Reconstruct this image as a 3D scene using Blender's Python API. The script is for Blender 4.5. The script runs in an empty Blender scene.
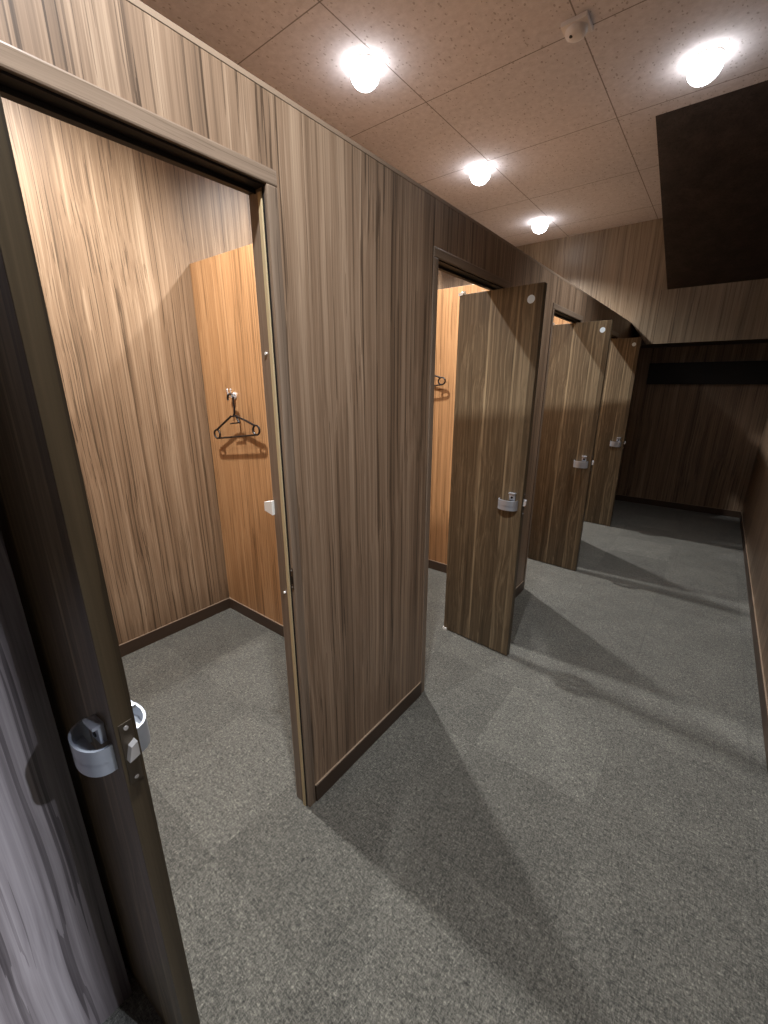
import bpy, bmesh, math, random
from mathutils import Vector, Matrix
random.seed(4)
S = bpy.context.scene
COL = S.collection

# ------------------------------------------------------------------ materials
def lin(c):
    return tuple(((v/255)/12.92 if v/255 <= .04045 else ((v/255+.055)/1.055)**2.4) for v in c) + (1,)

def new_mat(name, rough=.5, spec=.4, metal=0):
    m = bpy.data.materials.new(name); m.use_nodes = True
    b = m.node_tree.nodes['Principled BSDF']
    b.inputs['Roughness'].default_value = rough
    b.inputs['Specular IOR Level'].default_value = spec
    b.inputs['Metallic'].default_value = metal
    return m, m.node_tree, b

class G:
    """tiny node-graph helper"""
    def __init__(s, nt): s.nt = nt
    def n(s, t, **kw):
        nd = s.nt.nodes.new(t)
        for k, v in kw.items(): setattr(nd, k, v)
        return nd
    def l(s, a, b): s.nt.links.new(a, b)
    def coord(s): return s.n('ShaderNodeTexCoord').outputs['Object']
    def mapping(s, v, scale=(1,1,1), loc=(0,0,0), rot=(0,0,0)):
        m = s.n('ShaderNodeMapping'); m.inputs['Scale'].default_value = scale
        m.inputs['Location'].default_value = loc; m.inputs['Rotation'].default_value = rot
        s.l(v, m.inputs['Vector']); return m.outputs[0]
    def noise(s, v, scale=1, detail=4, rough=.6, dist=0):
        m = s.n('ShaderNodeTexNoise'); s.l(v, m.inputs['Vector'])
        m.inputs['Scale'].default_value = scale; m.inputs['Detail'].default_value = detail
        m.inputs['Roughness'].default_value = rough; m.inputs['Distortion'].default_value = dist
        return m.outputs['Fac']
    def math(s, op, a, b=None, c=None):
        m = s.n('ShaderNodeMath', operation=op)
        for i, x in enumerate((a, b, c)):
            if x is None: continue
            if isinstance(x, (int, float)): m.inputs[i].default_value = x
            else: s.l(x, m.inputs[i])
        return m.outputs[0]
    def ramp(s, f, stops):
        r = s.n('ShaderNodeValToRGB'); e = r.color_ramp.elements
        while len(e) < len(stops): e.new(.5)
        for el, (p, c) in zip(e, stops):
            el.position = p; el.color = c if len(c) == 4 else lin(c)
        s.l(f, r.inputs[0]); return r.outputs[0]
    def mix(s, f, a, b, mode='MIX'):
        m = s.n('ShaderNodeMix', data_type='RGBA', blend_type=mode)
        for sock, x in ((m.inputs[0], f), (m.inputs[6], a), (m.inputs[7], b)):
            if isinstance(x, (int, float)): sock.default_value = x
            elif isinstance(x, tuple): sock.default_value = x
            else: s.l(x, sock)
        return m.outputs[2]
    def bump(s, h, b, strength=.1, dist=.002):
        m = s.n('ShaderNodeBump'); m.inputs['Strength'].default_value = strength
        m.inputs['Distance'].default_value = dist
        s.l(h, m.inputs['Height']); s.l(m.outputs[0], b.inputs['Normal'])

def wood(name, dark, mid, light, rough=.42, spec=.4, seed=0.0, broad=11, fine=95, wmix=.5, contrast=1.0, along='z'):
    """fine straight-grained laminate, grain running up (z)"""
    m, nt, b = new_mat(name, rough, spec); g = G(nt)
    co = g.coord()
    if along == 'y': co = g.mapping(co, rot=(math.pi/2, 0, 0))
    co = g.mapping(co, loc=(seed, seed*.7, seed*.3))
    warp = g.noise(g.mapping(co, (2.2, 2.2, .9)), 1, 2, .5)
    wv = g.n('ShaderNodeVectorMath', operation='SCALE'); cv = g.n('ShaderNodeCombineXYZ')
    wc = g.math('MULTIPLY', g.math('SUBTRACT', warp, .5), .045)
    g.l(wc, cv.inputs[0]); g.l(wc, cv.inputs[1])
    add = g.n('ShaderNodeVectorMath', operation='ADD'); g.l(co, add.inputs[0]); g.l(cv.outputs[0], add.inputs[1])
    v = add.outputs[0]
    n1 = g.noise(g.mapping(v, (broad, broad, .22)), 1, 3, .55)
    n2 = g.noise(g.mapping(v, (fine*.62, fine*.62, .28)), 1, 5, .72)
    n3 = g.noise(g.mapping(v, (fine*3.0, fine*3.0, 2.5)), 1, 2, .6)
    n4 = g.noise(g.mapping(v, (fine*1.3, fine*1.3, .33), (4, 2, 1)), 1, 2, .5)
    f = g.math('ADD', g.math('MULTIPLY', n1, wmix), g.math('MULTIPLY', n2, 1-wmix))
    f = g.math('ADD', g.math('MULTIPLY', g.math('SUBTRACT', f, .5), 1.9*contrast), .5)
    f = g.math('ADD', f, g.math('MULTIPLY', g.math('SUBTRACT', n3, .5), .40))
    # dark pore lines
    pore = g.math('MULTIPLY', g.math('GREATER_THAN', n4, .60), .26)
    f = g.math('SUBTRACT', f, pore)
    c = g.ramp(f, [(.12, dark), (.5, mid), (.88, light)])
    g.l(c, b.inputs['Base Color'])
    g.bump(n3, b, .06, .001)
    return m

def walnut(name, dark, mid, light, rough=.4, spec=.4):
    """door laminate: wide staves with figured walnut grain"""
    m, nt, b = new_mat(name, rough, spec); g = G(nt)
    co = g.mapping(g.coord(), loc=(.03, .2, .4))
    sp = g.n('ShaderNodeSeparateXYZ'); g.l(co, sp.inputs[0])
    # staves about 75 mm wide
    wob = g.noise(g.mapping(co, (1.5, 1.5, .5)), 1, 2)
    sx = g.math('MULTIPLY', g.math('ADD', sp.outputs[0], g.math('MULTIPLY', wob, .03)), 13.0)
    st = g.n('ShaderNodeTexWhiteNoise', noise_dimensions='1D'); g.l(g.math('FLOOR', sx), st.inputs['W'])
    off = g.n('ShaderNodeCombineXYZ'); g.l(g.math('MULTIPLY', st.outputs['Value'], 9.0), off.inputs[1])
    add = g.n('ShaderNodeVectorMath', operation='ADD'); g.l(co, add.inputs[0]); g.l(off.outputs[0], add.inputs[1])
    v = add.outputs[0]
    w = g.math('MULTIPLY', g.math('SUBTRACT', g.noise(g.mapping(v, (3.5, 3.5, 1.6)), 1, 2), .5), .09)
    cv = g.n('ShaderNodeCombineXYZ'); g.l(w, cv.inputs[0]); g.l(w, cv.inputs[1])
    ad2 = g.n('ShaderNodeVectorMath', operation='ADD'); g.l(v, ad2.inputs[0]); g.l(cv.outputs[0], ad2.inputs[1])
    v2 = ad2.outputs[0]
    n1 = g.noise(g.mapping(v2, (16, 16, .3)), 1, 3, .6)
    n2 = g.noise(g.mapping(v2, (95, 95, .7)), 1, 4, .65)
    n3 = g.noise(g.mapping(v2, (260, 260, 8)), 1, 2, .6)
    f = g.math('ADD', g.math('MULTIPLY', n1, .42), g.math('MULTIPLY', n2, .58))
    f = g.math('ADD', g.math('MULTIPLY', g.math('SUBTRACT', f, .5), 2.1), .5)
    f = g.math('ADD', f, g.math('MULTIPLY', g.math('SUBTRACT', st.outputs['Value'], .5), .13))
    f = g.math('ADD', f, g.math('MULTIPLY', g.math('SUBTRACT', n3, .5), .25))
    c = g.ramp(f, [(.08, dark), (.5, mid), (.95, light)])
    # pale sapwood streaks beside some stave joints
    fr = g.math('FRACT', sx)
    streak = g.math('MULTIPLY', g.math('LESS_THAN', fr, .13), g.math('GREATER_THAN', st.outputs['Value'], .45))
    stv = g.noise(g.mapping(v2, (8, 8, 1.1), (7, 3, 2)), 1, 3, .6)
    stv = g.math('MULTIPLY', g.math('MAXIMUM', g.math('SUBTRACT', stv, .45), 0.0), 3.5)
    streak = g.math('MINIMUM', g.math('MULTIPLY', streak, stv), .65)
    c = g.mix(streak, c, lin((164, 146, 116)))
    g.l(c, b.inputs['Base Color']); g.bump(n3, b, .06, .001)
    return m

def plain(name, c, rough=.5, spec=.4, metal=0, speck=.06):
    m, nt, b = new_mat(name, rough, spec, metal); g = G(nt)
    n = g.noise(g.mapping(g.coord(), (60, 60, 60)), 1, 3)
    k = g.math('ADD', 1-speck/2, g.math('MULTIPLY', n, speck))
    hs = g.n('ShaderNodeHueSaturation'); hs.inputs['Color'].default_value = lin(c); g.l(k, hs.inputs['Value'])
    g.l(hs.outputs[0], b.inputs['Base Color'])
    return m

def carpet(name):
    m, nt, b = new_mat(name, .95, .1); g = G(nt)
    co = g.coord()
    # half-metre tiles laid with turned pile: each tile a slightly different tone
    br = g.n('ShaderNodeSeparateXYZ'); g.l(g.mapping(co, (2, 2, 2), (-1.74, -.92, 0)), br.inputs[0])
    fx, fy = g.math('FLOOR', br.outputs[0]), g.math('FLOOR', br.outputs[1])
    cb = g.n('ShaderNodeCombineXYZ'); g.l(fx, cb.inputs[0]); g.l(fy, cb.inputs[1])
    wn = g.n('ShaderNodeTexWhiteNoise', noise_dimensions='2D'); g.l(cb.outputs[0], wn.inputs['Vector'])
    par = g.math('ABSOLUTE', g.math('MODULO', g.math('ADD', fx, fy), 2.0))
    tone = g.math('ADD', g.math('MULTIPLY', wn.outputs['Value'], .16), g.math('MULTIPLY', par, .08))
    ex = g.math('ABSOLUTE', g.math('SUBTRACT', g.math('FRACT', br.outputs[0]), .5))
    ey = g.math('ABSOLUTE', g.math('SUBTRACT', g.math('FRACT', br.outputs[1]), .5))
    seam = g.math('GREATER_THAN', g.math('MAXIMUM', ex, ey), .4955)
    # mottled loops: short twisted flecks in two directions
    a = g.noise(g.mapping(co, (210, 75, 80)), 1, 3, .75, .9)
    c2 = g.noise(g.mapping(co, (70, 220, 80), (3, 1, 0)), 1, 3, .75, .9)
    big = g.noise(g.mapping(co, (6, 6, 6)), 1, 4, .65)
    f = g.math('ADD', g.math('MULTIPLY', a, .5), g.math('MULTIPLY', c2, .5))
    f = g.math('ADD', g.math('MULTIPLY', g.math('SUBTRACT', f, .5), 3.6), .5)
    f = g.math('ADD', f, g.math('MULTIPLY', g.math('SUBTRACT', big, .5), .35))
    c = g.ramp(f, [(.0, (44, 44, 42)), (.4, (79, 78, 73)), (.75, (106, 104, 97)), (1, (136, 133, 123))])
    hs = g.n('ShaderNodeHueSaturation'); g.l(c, hs.inputs['Color'])
    k = g.math('ADD', .86, tone); k = g.math('MULTIPLY', k, g.math('SUBTRACT', 1.0, g.math('MULTIPLY', seam, .18)))
    g.l(k, hs.inputs['Value']); g.l(hs.outputs[0], b.inputs['Base Color'])
    b.inputs['Sheen Weight'].default_value = .15
    g.bump(f, b, .5, .004)
    return m

def ceiling_board(name):
    m, nt, b = new_mat(name, .9, .15); g = G(nt)
    co = g.coord()
    # 0.92 m joints
    sp = g.n('ShaderNodeSeparateXYZ'); g.l(g.mapping(co, (1/.92, 1/.92, 1), (.82/.92, -1.835/.92 + 5, 0)), sp.inputs[0])
    ex = g.math('ABSOLUTE', g.math('SUBTRACT', g.math('FRACT', sp.outputs[0]), .5))
    ey = g.math('ABSOLUTE', g.math('SUBTRACT', g.math('FRACT', sp.outputs[1]), .5))
    seam = g.math('GREATER_THAN', g.math('MAXIMUM', ex, ey), .4962)
    # pinholes / fissures of mineral board
    nv = g.n('ShaderNodeTexVoronoi'); nv.inputs['Scale'].default_value = 34
    wv = g.n('ShaderNodeTexNoise'); wv.inputs['Scale'].default_value = 9; g.l(co, wv.inputs['Vector'])
    ad = g.n('ShaderNodeMix', data_type='RGBA'); ad.inputs[0].default_value = .06
    g.l(g.mapping(co, (1.7, 1.0, 1)), ad.inputs[6]); g.l(wv.outputs['Color'], ad.inputs[7])
    g.l(ad.outputs[2], nv.inputs['Vector'])
    rnd = g.n('ShaderNodeSeparateColor'); g.l(nv.outputs['Color'], rnd.inputs[0])
    hole = g.math('LESS_THAN', nv.outputs['Distance'], g.math('MULTIPLY', rnd.outputs[0], .30))
    fine = g.noise(g.mapping(co, (25, 25, 25)), 1, 5, .7)
    c = g.ramp(fine, [(.3, (196, 190, 193)), (.7, (216, 211, 214))])
    c = g.mix(g.math('MULTIPLY', hole, .45), c, lin((116, 104, 96)))
    c = g.mix(g.math('MULTIPLY', seam, .75), c, lin((104, 94, 88)))
    g.l(c, b.inputs['Base Color'])
    return m

def emit(name, c, strength):
    m, nt, b = new_mat(name, .3); g = G(nt)
    b.inputs['Base Color'].default_value = (1, 1, 1, 1)
    b.inputs['Emission Color'].default_value = c
    b.inputs['Emission Strength'].default_value = strength
    return m

M = {}
M['wall']   = wood('grey_brown_laminate', (71, 56, 43), (129, 107, 87), (172, 150, 127), seed=0.0, wmix=.36, spec=.5)
M['booth']  = wood('brown_laminate', (74, 58, 43), (128, 104, 81), (170, 147, 121), seed=2.3, wmix=.4)
M['orange'] = wood('warm_oak_laminate', (112, 79, 50), (160, 119, 80), (186, 146, 106), seed=5.1, wmix=.42)
M['bulk']   = wood('bulkhead_laminate', (92, 77, 60), (131, 114, 93), (158, 141, 120), seed=7.7, broad=8, fine=60)
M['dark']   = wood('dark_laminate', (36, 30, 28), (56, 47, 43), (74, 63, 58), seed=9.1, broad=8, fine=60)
M['door']   = walnut('walnut_laminate', (55, 46, 34), (95, 81, 62), (138, 122, 97))
M['edge']   = wood('door_edge_laminate', (44, 36, 25), (64, 54, 38), (82, 70, 52), seed=3.3, rough=.4, fine=60)
M['panel']  = wood('coarse_walnut_panel', (56, 50, 51), (108, 101, 101), (146, 139, 138), seed=6.2, rough=.4, broad=15, fine=44, wmix=.5, contrast=1.25)
M['frame']  = wood('frame_laminate', (96, 82, 70), (124, 108, 93), (146, 129, 112), seed=4.4, rough=.28, broad=20)
M['head']   = wood('frame_head_laminate', (96, 82, 70), (124, 108, 93), (146, 129, 112), seed=1.4, rough=.28, broad=20, along='y')
M['soffit'] = plain('dark_track_metal', (20, 18, 17), .5, .3)
M['base']   = plain('dark_brown_skirting', (66, 52, 42), .45, .4)
M['cap']    = plain('pale_skirting_edge', (140, 122, 104), .4, .5)
M['black']  = plain('black_rubber', (14, 14, 16), .6, .3)
M['seal']   = plain('beige_brush_seal', (188, 170, 134), .7, .3)
M['chrome'] = plain('satin_aluminium', (180, 187, 198), .36, .5, .6, .03)
M['bright'] = plain('polished_chrome', (226, 226, 228), .18, .5, .6, .02)
M['bronze'] = plain('dull_bronze_plate', (92, 84, 74), .35, .5, .8)
M['white']  = plain('white_plastic', (232, 232, 228), .4, .5)
M['paleblue'] = plain('pale_blue_sticker', (222, 238, 248), .35, .5)
M['blackpl'] = plain('black_plastic', (22, 17, 18), .3, .5)
M['floor']  = carpet('mottled_grey_carpet_tile')
M['ceil']   = ceiling_board('speckled_mineral_board')
M['lamp']   = emit('lamp_diffuser', (.99, .985, .99, 1), 13.0)
M['ring']   = plain('white_trim_ring', (225, 220, 212), .45, .4)
M['sensor'] = plain('white_sensor_plastic', (214, 208, 206), .45, .4)

# ------------------------------------------------------------------ mesh helpers
class MB:
    def __init__(s): s.bm = bmesh.new()
    def box(s, x0, x1, y0, y1, z0, z1, bev=0):
        r = bmesh.ops.create_cube(s.bm, size=1)
        bmesh.ops.scale(s.bm, vec=(x1-x0, y1-y0, z1-z0), verts=r['verts'])
        bmesh.ops.translate(s.bm, vec=((x0+x1)/2, (y0+y1)/2, (z0+z1)/2), verts=r['verts'])
        if bev:
            es = list({e for v in r['verts'] for e in v.link_edges})
            bmesh.ops.bevel(s.bm, geom=es, offset=bev, segments=2, affect='EDGES', profile=.6)
        return s
    def prism(s, pts, axis, a0, a1):
        """closed outline in the two other axes (in xyz order), extruded along axis"""
        def mk(p, a):
            q = list(p); q.insert(axis, a); return q
        lo = [s.bm.verts.new(mk(p, a0)) for p in pts]; hi = [s.bm.verts.new(mk(p, a1)) for p in pts]
        n = len(pts)
        fs = [s.bm.faces.new(lo), s.bm.faces.new(hi)]
        for i in range(n): fs.append(s.bm.faces.new((lo[i], lo[(i+1) % n], hi[(i+1) % n], hi[i])))
        bmesh.ops.recalc_face_normals(s.bm, faces=fs)
        return s
    def cyl(s, c, axis, r, h, seg=24, r2=None, bev=0):
        rot = {2: Matrix(), 0: Matrix.Rotation(math.pi/2, 4, 'Y'), 1: Matrix.Rotation(-math.pi/2, 4, 'X')}[axis]
        q = bmesh.ops.create_cone(s.bm, cap_ends=True, segments=seg, radius1=r, radius2=r if r2 is None else r2, depth=h,
                                  matrix=Matrix.Translation(c) @ rot)
        if bev:
            es = [e for e in {e for v in q['verts'] for e in v.link_edges} if any(len(f.verts) > 4 for f in e.link_faces)]
            bmesh.ops.bevel(s.bm, geom=es, offset=bev, segments=2, affect='EDGES')
        return s
    def tube(s, pts, r, seg=8, closed=False):
        pts = [Vector(p) for p in pts]; n = len(pts); rings = []
        ref = None
        for i, p in enumerate(pts):
            a = pts[(i-1) % n] if (closed or i) else p
            b = pts[(i+1) % n] if (closed or i < n-1) else p
            t = (b-a).normalized()
            if ref is None: ref = t.orthogonal().normalized()
            ref = (ref - t*ref.dot(t)).normalized(); bi = t.cross(ref)
            rings.append([s.bm.verts.new(p + r*(math.cos(2*math.pi*k/seg)*ref + math.sin(2*math.pi*k/seg)*bi)) for k in range(seg)])
        for i in range(n if closed else n-1):
            A, B = rings[i], rings[(i+1) % n]
            for k in range(seg): s.bm.faces.new((A[k], A[(k+1) % seg], B[(k+1) % seg], B[k]))
        if not closed:
            s.bm.faces.new(rings[0][::-1]); s.bm.faces.new(rings[-1])
        return s
    def lathe(s, prof, c=(0, 0, 0), seg=32, axis=2):
        rings = []
        for r, z in prof:
            ring = []
            for k in range(seg):
                a = 2*math.pi*k/seg; x, y = r*math.cos(a), r*math.sin(a)
                p = (x, y, z) if axis == 2 else (x, z, y)
                ring.append(s.bm.verts.new((p[0]+c[0], p[1]+c[1], p[2]+c[2])))
            rings.append(ring)
        fs = []
        for A, B in zip(rings, rings[1:]):
            for k in range(seg): fs.append(s.bm.faces.new((A[k], A[(k+1) % seg], B[(k+1) % seg], B[k])))
        fs.append(s.bm.faces.new(rings[0])); fs.append(s.bm.faces.new(rings[-1]))
        bmesh.ops.recalc_face_normals(s.bm, faces=fs)
        return s
    def build(s, name, mat, parent=None, smooth=False, loc=None):
        me = bpy.data.meshes.new(name)
        bmesh.ops.recalc_face_normals(s.bm, faces=s.bm.faces)
        s.bm.to_mesh(me); s.bm.free()
        me.materials.append(mat)
        if smooth:
            for p in me.polygons: p.use_smooth = True
            me.set_sharp_from_angle(angle=math.radians(38))
        o = bpy.data.objects.new(name, me); COL.objects.link(o)
        if parent: o.parent = parent
        if loc: o.location = loc
        return o

def structure(o): o['kind'] = 'structure'; return o
def empty(name, loc, rz=0):
    o = bpy.data.objects.new(name, None); COL.objects.link(o)
    o.location = loc; o.rotation_euler.z = rz; o.empty_display_size = .1
    return o
def tag(o, label, cat, group=None):
    o['label'] = label; o['category'] = cat
    if group: o['group'] = group
    return o
def copy_tree(o, parent=None):
    c = o.copy(); COL.objects.link(c)
    if parent: c.parent = parent; c.matrix_parent_inverse = o.matrix_parent_inverse.copy()
    for ch in list(o.children): copy_tree(ch, c)
    return c

# ------------------------------------------------------------------ dimensions (metres)
ZC = 3.281          # ceiling
HW = 2.264          # top of the free-standing partition
XR = 1.437          # right wall
XB = -1.607         # back wall of the booths
YF = 6.578          # far wall
YN = -1.15          # wall behind the camera
YB = 5.946          # bulkhead
ZB = 2.017          # underside of the bulkhead
PT = .06            # partition thickness
HO, HI = 2.094, 2.058          # frame head: outer / clear
OPEN = [(.103, .823), (1.582, 2.346), (3.080, 3.839), (4.580, 5.345)]   # outer frame edges
CW = .034           # casing width
JD = .072           # frame depth behind the face
DIV = [-.045, 1.483, 2.980, 4.480]
ZD = 2.252

# ------------------------------------------------------------------ room shell
structure(MB().box(XB-.1, XR+.08, YN-.1, YF+.1, -.08, 0).build('floor', M['floor']))
structure(MB().box(XB-.1, XR+.08, YN-.1, YF+.1, ZC, ZC+.06).build('ceiling', M['ceil']))
structure(MB().box(XB-.08, XB, YN-.1, YF+.1, 0, ZC).build('wall_back', M['booth']))
# opening and lobby added out of view to send cool light onto left panel
EY0, EY1, EZ = -.30, .50, 2.10
structure(MB().box(XR, XR+.08, YN-.1, EY0, 0, ZC).box(XR, XR+.08, EY1, YF+.1, 0, ZC).box(XR, XR+.08, EY0, EY1, EZ, ZC).build('wall_right', M['wall']))
LX, LY0, LY1, LZ = 3.2, -1.15, 1.6, 2.75
structure(MB().box(XR+.08, LX, LY0, LY1, -.08, 0).build('floor_added_lobby', M['floor']))
structure(MB().box(XR+.08, LX, LY0, LY1, LZ, LZ+.06).build('ceiling_added_lobby', M['dark']))
structure(MB().box(XR+.08, LX, LY1, LY1+.06, -.08, LZ+.06).box(XR+.08, LX, LY0-.06, LY0, -.08, LZ+.06)
          .box(LX, LX+.06, LY0-.06, LY1+.06, -.08, LZ+.06).build('wall_added_lobby', M['dark']))  # added lobby finished dark so mostly direct lamplight leaves it
structure(MB().box(XB, XR, YF, YF+.08, 0, ZC).build('wall_far', M['wall']))
structure(MB().box(XB, XR, YN-.08, YN, 0, ZC).build('wall_near', M['dark']))

p = MB(); edges = [YN] + [v for o in OPEN for v in o] + [YB]
for a, b in zip(edges[0::2], edges[1::2]): p.box(-PT, 0, a, b, 0, HO)
p.box(-PT, 0, YN, YB, HO, HW-.012)
p.box(-PT, 0, YB, YF, 0, HW)
structure(p.build('wall_left', M['wall']))
structure(MB().box(-PT-.001, .001, YN, YB, HW-.012, HW, .001).build('trim_top', M['cap']))  # pale strip colours in lamplight catching the partition's top edge
# walnut facing panel on the partition just before the first doorway
structure(MB().box(.0, .012, YN, .1372, .0, 2.02, .001).build('wall_left_panel', M['panel']))

for y in DIV:
    structure(MB().box(XB, -PT, y, y+.032, 0, ZD, .0015).build('wall_divider', M['orange']))

# bulkhead, cut back at its lower corner over the partition
structure(MB().prism([(XB, 0), (-PT, 0), (-PT, HW), (0, HW), (.19, ZB), (XR, ZB), (XR, ZC), (XB, ZC)], 1, YB, YB+.044)
          .build('wall_bulkhead', M['bulk']))
structure(MB().box(.252, .2555, YB-.0015, YB, ZB, 2.571).build('trim_joint', M['base']))
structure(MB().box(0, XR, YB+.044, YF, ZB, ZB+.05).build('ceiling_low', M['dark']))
# sloping boxed soffit (underside of a stair) between ceiling and bulkhead
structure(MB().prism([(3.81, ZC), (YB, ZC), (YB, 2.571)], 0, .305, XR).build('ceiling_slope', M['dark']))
# dark box across the top of the far wall
structure(MB().box(.19, XR, YF-.05, YF, 1.575, 1.83).build('trim_header', M['soffit']))

# skirting
BH = .084
def skirt(name, x0, x1, y0, y1, n):
    o = structure(MB().box(x0, x1, y0, y1, 0, BH-.006, .001).build(name, M['base']))
    if n == 'x+': MB().box(x0, x1-.003, y0, y1, BH-.006, BH-.0035).build('top_edge', M['cap'], o)
    if n == 'x-': MB().box(x0+.003, x1, y0, y1, BH-.006, BH-.0035).build('top_edge', M['cap'], o)
    if n == 'y-': MB().box(x0, x1, y0+.003, y1, BH-.006, BH-.0035).build('top_edge', M['cap'], o)
    return o
BT = .009
runs = [(OPEN[i][1], OPEN[i+1][0]) for i in range(3)] + [(OPEN[3][1], YF-BT)]
for a, b in runs: skirt('baseboard_left', 0, BT, a+.002, b-.002, 'x+')
skirt('baseboard_right', XR-BT, XR, EY1, YF-BT, 'x-'); skirt('baseboard_right', XR-BT, XR, YN, EY0, 'x-')
skirt('baseboard_far', 0, XR, YF-BT, YF, 'y-')
ys = DIV + [YB]
for a, b in zip(ys, ys[1:]):
    skirt('baseboard_back', XB, XB+BT, a+.032, b-BT, 'x+')
    skirt('baseboard_divider', XB, -PT, b-BT, b, 'y-')

# door frames
for i, (a, b) in enumerate(OPEN):
    fr = structure(empty('trim_%d' % (i+1), (0, (a+b)/2, 0)))
    yc = (a+b)/2; ya, yb = a-yc, b-yc
    MB().box(-JD if i else -.215, .005 if i else -.001, ya, ya+CW, 0, HI, .004).build('jamb', M['frame'], fr)  # first near jamb deepened out of view to keep booth light off the door
    MB().box(-JD, .005, yb-CW, yb, 0, HI, .004).build('jamb', M['frame'], fr)
    MB().box(-JD, .005, ya, yb, HI, HO, .004).build('head', M['head'], fr)
    # track in the head: two dark rails with a slot between
    t = MB(); t.box(-JD+.004, -.044, ya+CW, yb-CW, HI-.010, HI); t.box(-.038, -.004, ya+CW, yb-CW, HI-.005, HI)
    t.box(-.042, -.040, ya+CW, yb-CW, HI-.014, HI); t.build('door_track', M['soffit'], fr)
    y = yb-CW
    MB().box(-.026, -.013, y-.006, y, .0, HI-.015, .001).build('brush_seal', M['seal'], fr)
    MB().box(-.013, -.0075, y-.002, y, .0, HI-.006).build('rubber_gasket', M['black'], fr)
    sp = MB().box(-.0070, .004, y-.002, y, .945, 1.02, .0008).build('strike_plate', M['bronze'], fr)
    MB().box(-.0050, .001, y-.0025, y-.0015, .965, .992).build('latch_slot', M['black'], sp)
    for z in (.953, 1.012):
        MB().cyl((-.002, y-.0025, z), 1, .0028, .0018, 10).build('screw', M['bright'], sp)
    for z in (.92, 1.665):
        MB().cyl((-.046, y-.002, z), 1, .004, .004, 10).build('bumper_dot', M['white'], fr)
    MB().prism([(-.104, 1.196), (-.066, 1.187), (-.066, 1.233), (-.104, 1.224)], 1, y-.010, y+.004).build('door_stop', M['white'], fr)

# ------------------------------------------------------------------ doors
DW, DH, DT = .458, 2.036, .034
def d_pull(sign, x):
    """bowed grip, hollow inside; sign -1 faces -y"""
    m = MB(); n = 18; hw, pr, t = .055, .042, .0045
    o = [(x+hw*math.cos(math.pi*k/n), pr*math.sin(math.pi*k/n)**.75) for k in range(n+1)]
    q = [(x+(hw-t)*math.cos(math.pi*k/n), (pr-t)*math.sin(math.pi*k/n)**.75) for k in range(n, -1, -1)]
    y0 = 0 if sign < 0 else DT; x -= .002
    m.prism([(a, y0+sign*b) for a, b in o+q], 2, .921, .976)
    # web that closes the grip half way down
    m.prism([(a, y0+sign*b) for a, b in o[1:-1]], 2, .943, .947)
    return m

def make_door():
    r = empty('cubicle_door', (0, 0, 0))
    h = DW/2
    lf = MB().box(-h, h-.002, 0, DT, .006, DH, .0015).build('door_panel', M['door'], r)
    MB().box(h-.002, h, .0, DT, .006, DH, .0008).build('edge_band', M['edge'], r)
    for s, nm in ((-1, 'pull_handle'), (1, 'pull_handle')):
        o = d_pull(s, .150).build(nm, M['chrome'], r, True)
        y = 0 if s < 0 else DT
        m = MB(); m.box(.156, .190, y+s*.012 if s < 0 else y, y if s < 0 else y+s*.012, .976, 1.010, .003)
        m.box(.154, .192, y+s*.020 if s < 0 else y, y if s < 0 else y+s*.020, 1.010, 1.018, .0025)
        k = m.build('lock_slide', M['chrome'], r, True)
        yy = (y-.0125) if s < 0 else (y+.0125)
        MB().cyl((.173, yy, .992), 1, .0065, .002, 16).build('indicator', M['soffit'], k)
    pl = MB().box(h-.0005, h+.0015, .006, .028, .895, 1.024, .0006).build('lock_plate', M['bronze'], r)
    MB().prism([(.008, .950), (.026, .955), (.026, .984), (.015, .978)], 0, h+.001, h+.014).build('latch_bolt', M['bright'], pl)
    for z in (.905, 1.013):
        MB().cyl((h+.002, .017, z), 0, .004, .002, 12).build('screw', M['bright'], pl)
    st = MB().cyl((.172, -.0006, 1.970), 1, .019, .0014, 28, bev=.0003).build('round_sticker', M['paleblue'], r)
    st['label'] = 'round pale blue sticker'
    for z0, z1 in ((0, .012), (DH-.004, DH+.018)):
        MB().cyl((-h+.014, DT/2, (z0+z1)/2), 2, .011, z1-z0, 16, bev=.001).box(-h-.006, -h+.022, -.003, DT-.004, z0, z0+.014).build('pivot', M['white'], r)
    return r

DOORS = [  # centre of the front face x, y and turn
    (.043, .156, math.radians(3.5), 'walnut cubicle door at far left, seen edge-on beside the nearest doorway'),
    (.012, 2.1886, math.atan2(-.033, .458), 'tall walnut door standing open in the second doorway, largest with its whole face in view'),
    (.017, 3.716, math.atan2(-.033, .458), 'walnut door standing open in the third doorway, between two other open doors'),
    (.006, 5.2453, math.atan2(-.033, .458), 'walnut door in the farthest doorway, smallest of the row, near the dark corner'),
]
proto = make_door()
for i, (x, y, a, lab) in enumerate(DOORS):
    d = proto if i == 0 else copy_tree(proto)
    d.location = (x, y, 0); d.rotation_euler.z = a
    tag(d, lab, 'door', 'cubicle doors along the left partition'); d['kind'] = 'thing'

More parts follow.
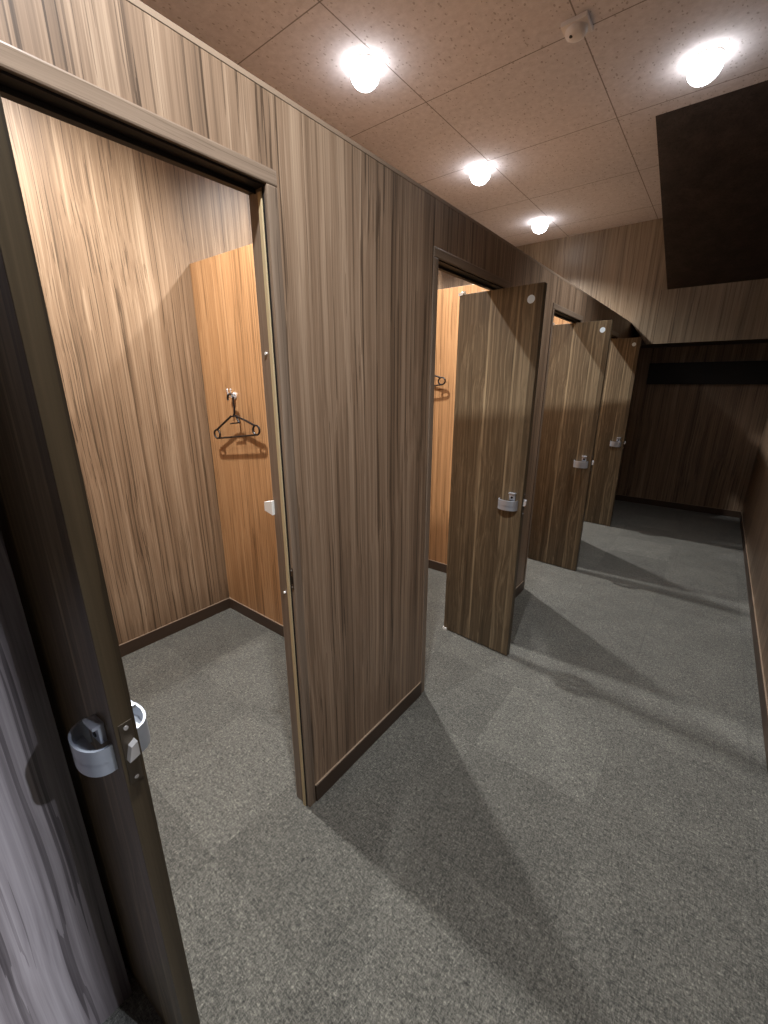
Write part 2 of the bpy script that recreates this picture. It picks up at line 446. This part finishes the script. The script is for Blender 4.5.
# ------------------------------------------------------------------ hooks and hangers
def make_hook():
    r = empty('coat_hook', (0, 0, 0))        # origin on the wall face, prongs towards -y
    MB().lathe([(.021, 0), (.021, -.004), (.016, -.007)], axis=1, seg=24).build('back_plate', M['bright'], r, True)
    for dz, ln, up in ((.012, .036, .022), (-.006, .044, .014)):
        for sx in ((-1, 1) if dz > 0 else (0,)):
            pts = [(sx*.006, -.004, dz), (sx*.012, -ln*.55, dz-.004), (sx*.016, -ln*.9, dz+.002), (sx*.018, -ln, dz+up*.7), (sx*.018, -ln+.002, dz+up)]
            m = MB().tube(pts, .0036, 8); m.lathe([(.0012, -.006), (.005, -.003), (.006, 0), (.005, .003), (.0012, .006)], (sx*.018, -ln+.002, dz+up), 12)
            m.build('prong', M['bright'], r, True)
    return r

def arc(cx, cz, r, a0, a1, n=14, y=0):
    return [(cx+r*math.cos(math.radians(a0+(a1-a0)*k/n)), y, cz+r*math.sin(math.radians(a0+(a1-a0)*k/n))) for k in range(n+1)]

def make_hanger():
    """plane of the hanger is local x-z, origin at the top inside of its hook"""
    r = empty('clothes_hanger', (0, 0, 0))
    k = [(.004, 0, -.125), (.020, 0, -.105), (.027, 0, -.075), (.028, 0, -.036)] + arc(.006, -.020, .0235, -10, 200, 14)[0:]
    MB().tube(k, .0058, 8).build('hook', M['blackpl'], r, True)
    m = MB()
    # shoulders, end loops and bar
    m.tube([(-.014, 0, -.120), (-.10, 0, -.158), (-.168, 0, -.189)], .0062, 8)
    m.tube([(.020, 0, -.120), (.11, 0, -.158), (.174, 0, -.189)], .0062, 8)
    m.tube([(-.012, 0, -.122), (.022, 0, -.122)], .0055, 8)
    m.tube([(-.030, 0, -.162), (.048, 0, -.162)], .0042, 8)
    m.tube([(.030, 0, -.128), (.046, 0, -.162)], .0055, 8)
    m.tube([(-.170, 0, -.240), (.176, 0, -.240)], .0055, 8)
    m.build('frame', M['blackpl'], r, True)
    for s, cx in ((-1, -.172), (1, .178)):
        MB().tube(arc(cx, -.214, .026, 0, 345, 23), .0056, 8, True).build('end_loop', M['blackpl'], r, True)
    return r

hk = make_hook(); hk.location = (-1.282, DIV[1], 1.516)
tag(hk, 'chrome coat hook holding the black hanger on the orange wall of the nearest booth', 'coat hook', 'coat hooks inside the booths')
hg = make_hanger(); hg.location = (-1.270, DIV[1]-.045, 1.522); hg.scale = (1.16, 1, 1); hg.rotation_euler.y = math.radians(-7)
tag(hg, 'whole black plastic clothes hanger hanging in the nearest booth', 'clothes hanger', 'black hangers inside the booths')
h2 = copy_tree(hk); h2.location = (-.97, DIV[2], 1.788)
tag(h2, 'coat hook in the second booth, mostly hidden behind the partition beside its doorway', 'coat hook', 'coat hooks inside the booths')
g2 = copy_tree(hg); g2.location = (-.965, DIV[2]-.045, 1.79)
tag(g2, 'hanger in the second booth, only its looped end showing beside the doorway', 'clothes hanger', 'black hangers inside the booths')

# ------------------------------------------------------------------ ceiling fittings
def make_downlight():
    r = empty('downlight', (0, 0, 0))
    MB().lathe([(.078, 0), (.078, -.006), (.074, -.009), (.066, -.010), (.064, -.004), (.064, 0)], seg=40).build('trim_ring', M['ring'], r, True)
    prof = [(.063, -.003), (.066, -.008)] + [(.083*math.cos(t), -.040-.075*math.sin(t)) for t in [math.radians(a) for a in range(-20, 90, 10)]] + [(.003, -.115)]
    MB().lathe(prof, seg=32).build('diffuser', M['lamp'], r, True)
    return r
LAMPS = [
    (-.911, 2.267, 'bright ceiling downlight nearest the camera, above the second booth'),
    (-.921, 3.750, 'middle downlight of the row of three over the partition'),
    (-.923, 5.246, 'farthest and smallest downlight, close to the wood bulkhead'),
    (.590, 3.373, 'downlight at upper right, beside the dark sloping soffit'),
    (-.905, .780, 'downlight over the nearest booth, above the top of the photo'),
    (.590, .390, 'downlight over the near end of the corridor, above the top of the photo'),
]
LAMPS.append((2.35, .74, 'added cool fill downlight in the unseen lobby, lighting the left panel'))  # added unseen lamp, cool fill for the facing panel
SPOT_W = 345
dl = make_downlight()
for i, (x, y, lab) in enumerate(LAMPS):
    d = dl if i == 0 else copy_tree(dl)
    d.location = (x, y, ZC if x < XR else LZ)
    tag(d, lab, 'ceiling light', 'ceiling downlights')
for i, (x, y, lab) in enumerate(LAMPS):
    L = bpy.data.lights.new('lamp_light', 'SPOT'); L.energy = SPOT_W*(1.0 if x < 0 else .35 if y > 2 else .70 if x < XR else 2.3)
    L.spot_size = math.radians(136 if x < 0 else 105 if y > 2 else 125 if x < XR else 175); L.spot_blend = 1.0; L.shadow_soft_size = .035
    L.color = (.985, .98, .97) if x < 0 else (.97, .98, 1.0) if x < XR else (.80, .86, 1.0)
    o = bpy.data.objects.new('lamp_light', L); COL.objects.link(o); o.location = (x, y, (ZC if x < XR else LZ)-.135)

r = tag(empty('ceiling_sensor', (.092, 2.705, ZC)), 'small white ceiling sensor at a joint between ceiling boards', 'sensor')
MB().box(-.062, .062, -.062, .062, -.022, 0, .006).build('base_plate', M['sensor'], r, True)
MB().lathe([(.052, -.020), (.052, -.032), (.044, -.045), (.026, -.053), (.002, -.055)], seg=28).build('dome', M['sensor'], r, True)
MB().cyl((-.018, -.022, -.048), 2, .008, .012, 14).build('lens', M['soffit'], r)

# ------------------------------------------------------------------ camera, world, view
cam = bpy.data.cameras.new('camera'); co = bpy.data.objects.new('camera', cam); COL.objects.link(co)
cam.sensor_fit = 'AUTO'; cam.sensor_width = 36; cam.lens = 36*418.8/1024; cam.clip_start = .02
co.location = (.9852, 0, 1.5845)
co.rotation_euler = (math.pi/2-.2976, 0, .6607)
S.camera = co
w = bpy.data.worlds.new('world'); S.world = w; w.use_nodes = True
w.node_tree.nodes['Background'].inputs[0].default_value = (.5, .5, .55, 1)
w.node_tree.nodes['Background'].inputs[1].default_value = .02
S.view_settings.view_transform = 'Standard'; S.view_settings.look = 'None'
S.view_settings.gamma = 1; S.view_settings.use_curve_mapping = False
S.view_settings.exposure = 0.24
S.cycles.max_bounces = 10; S.cycles.diffuse_bounces = 6
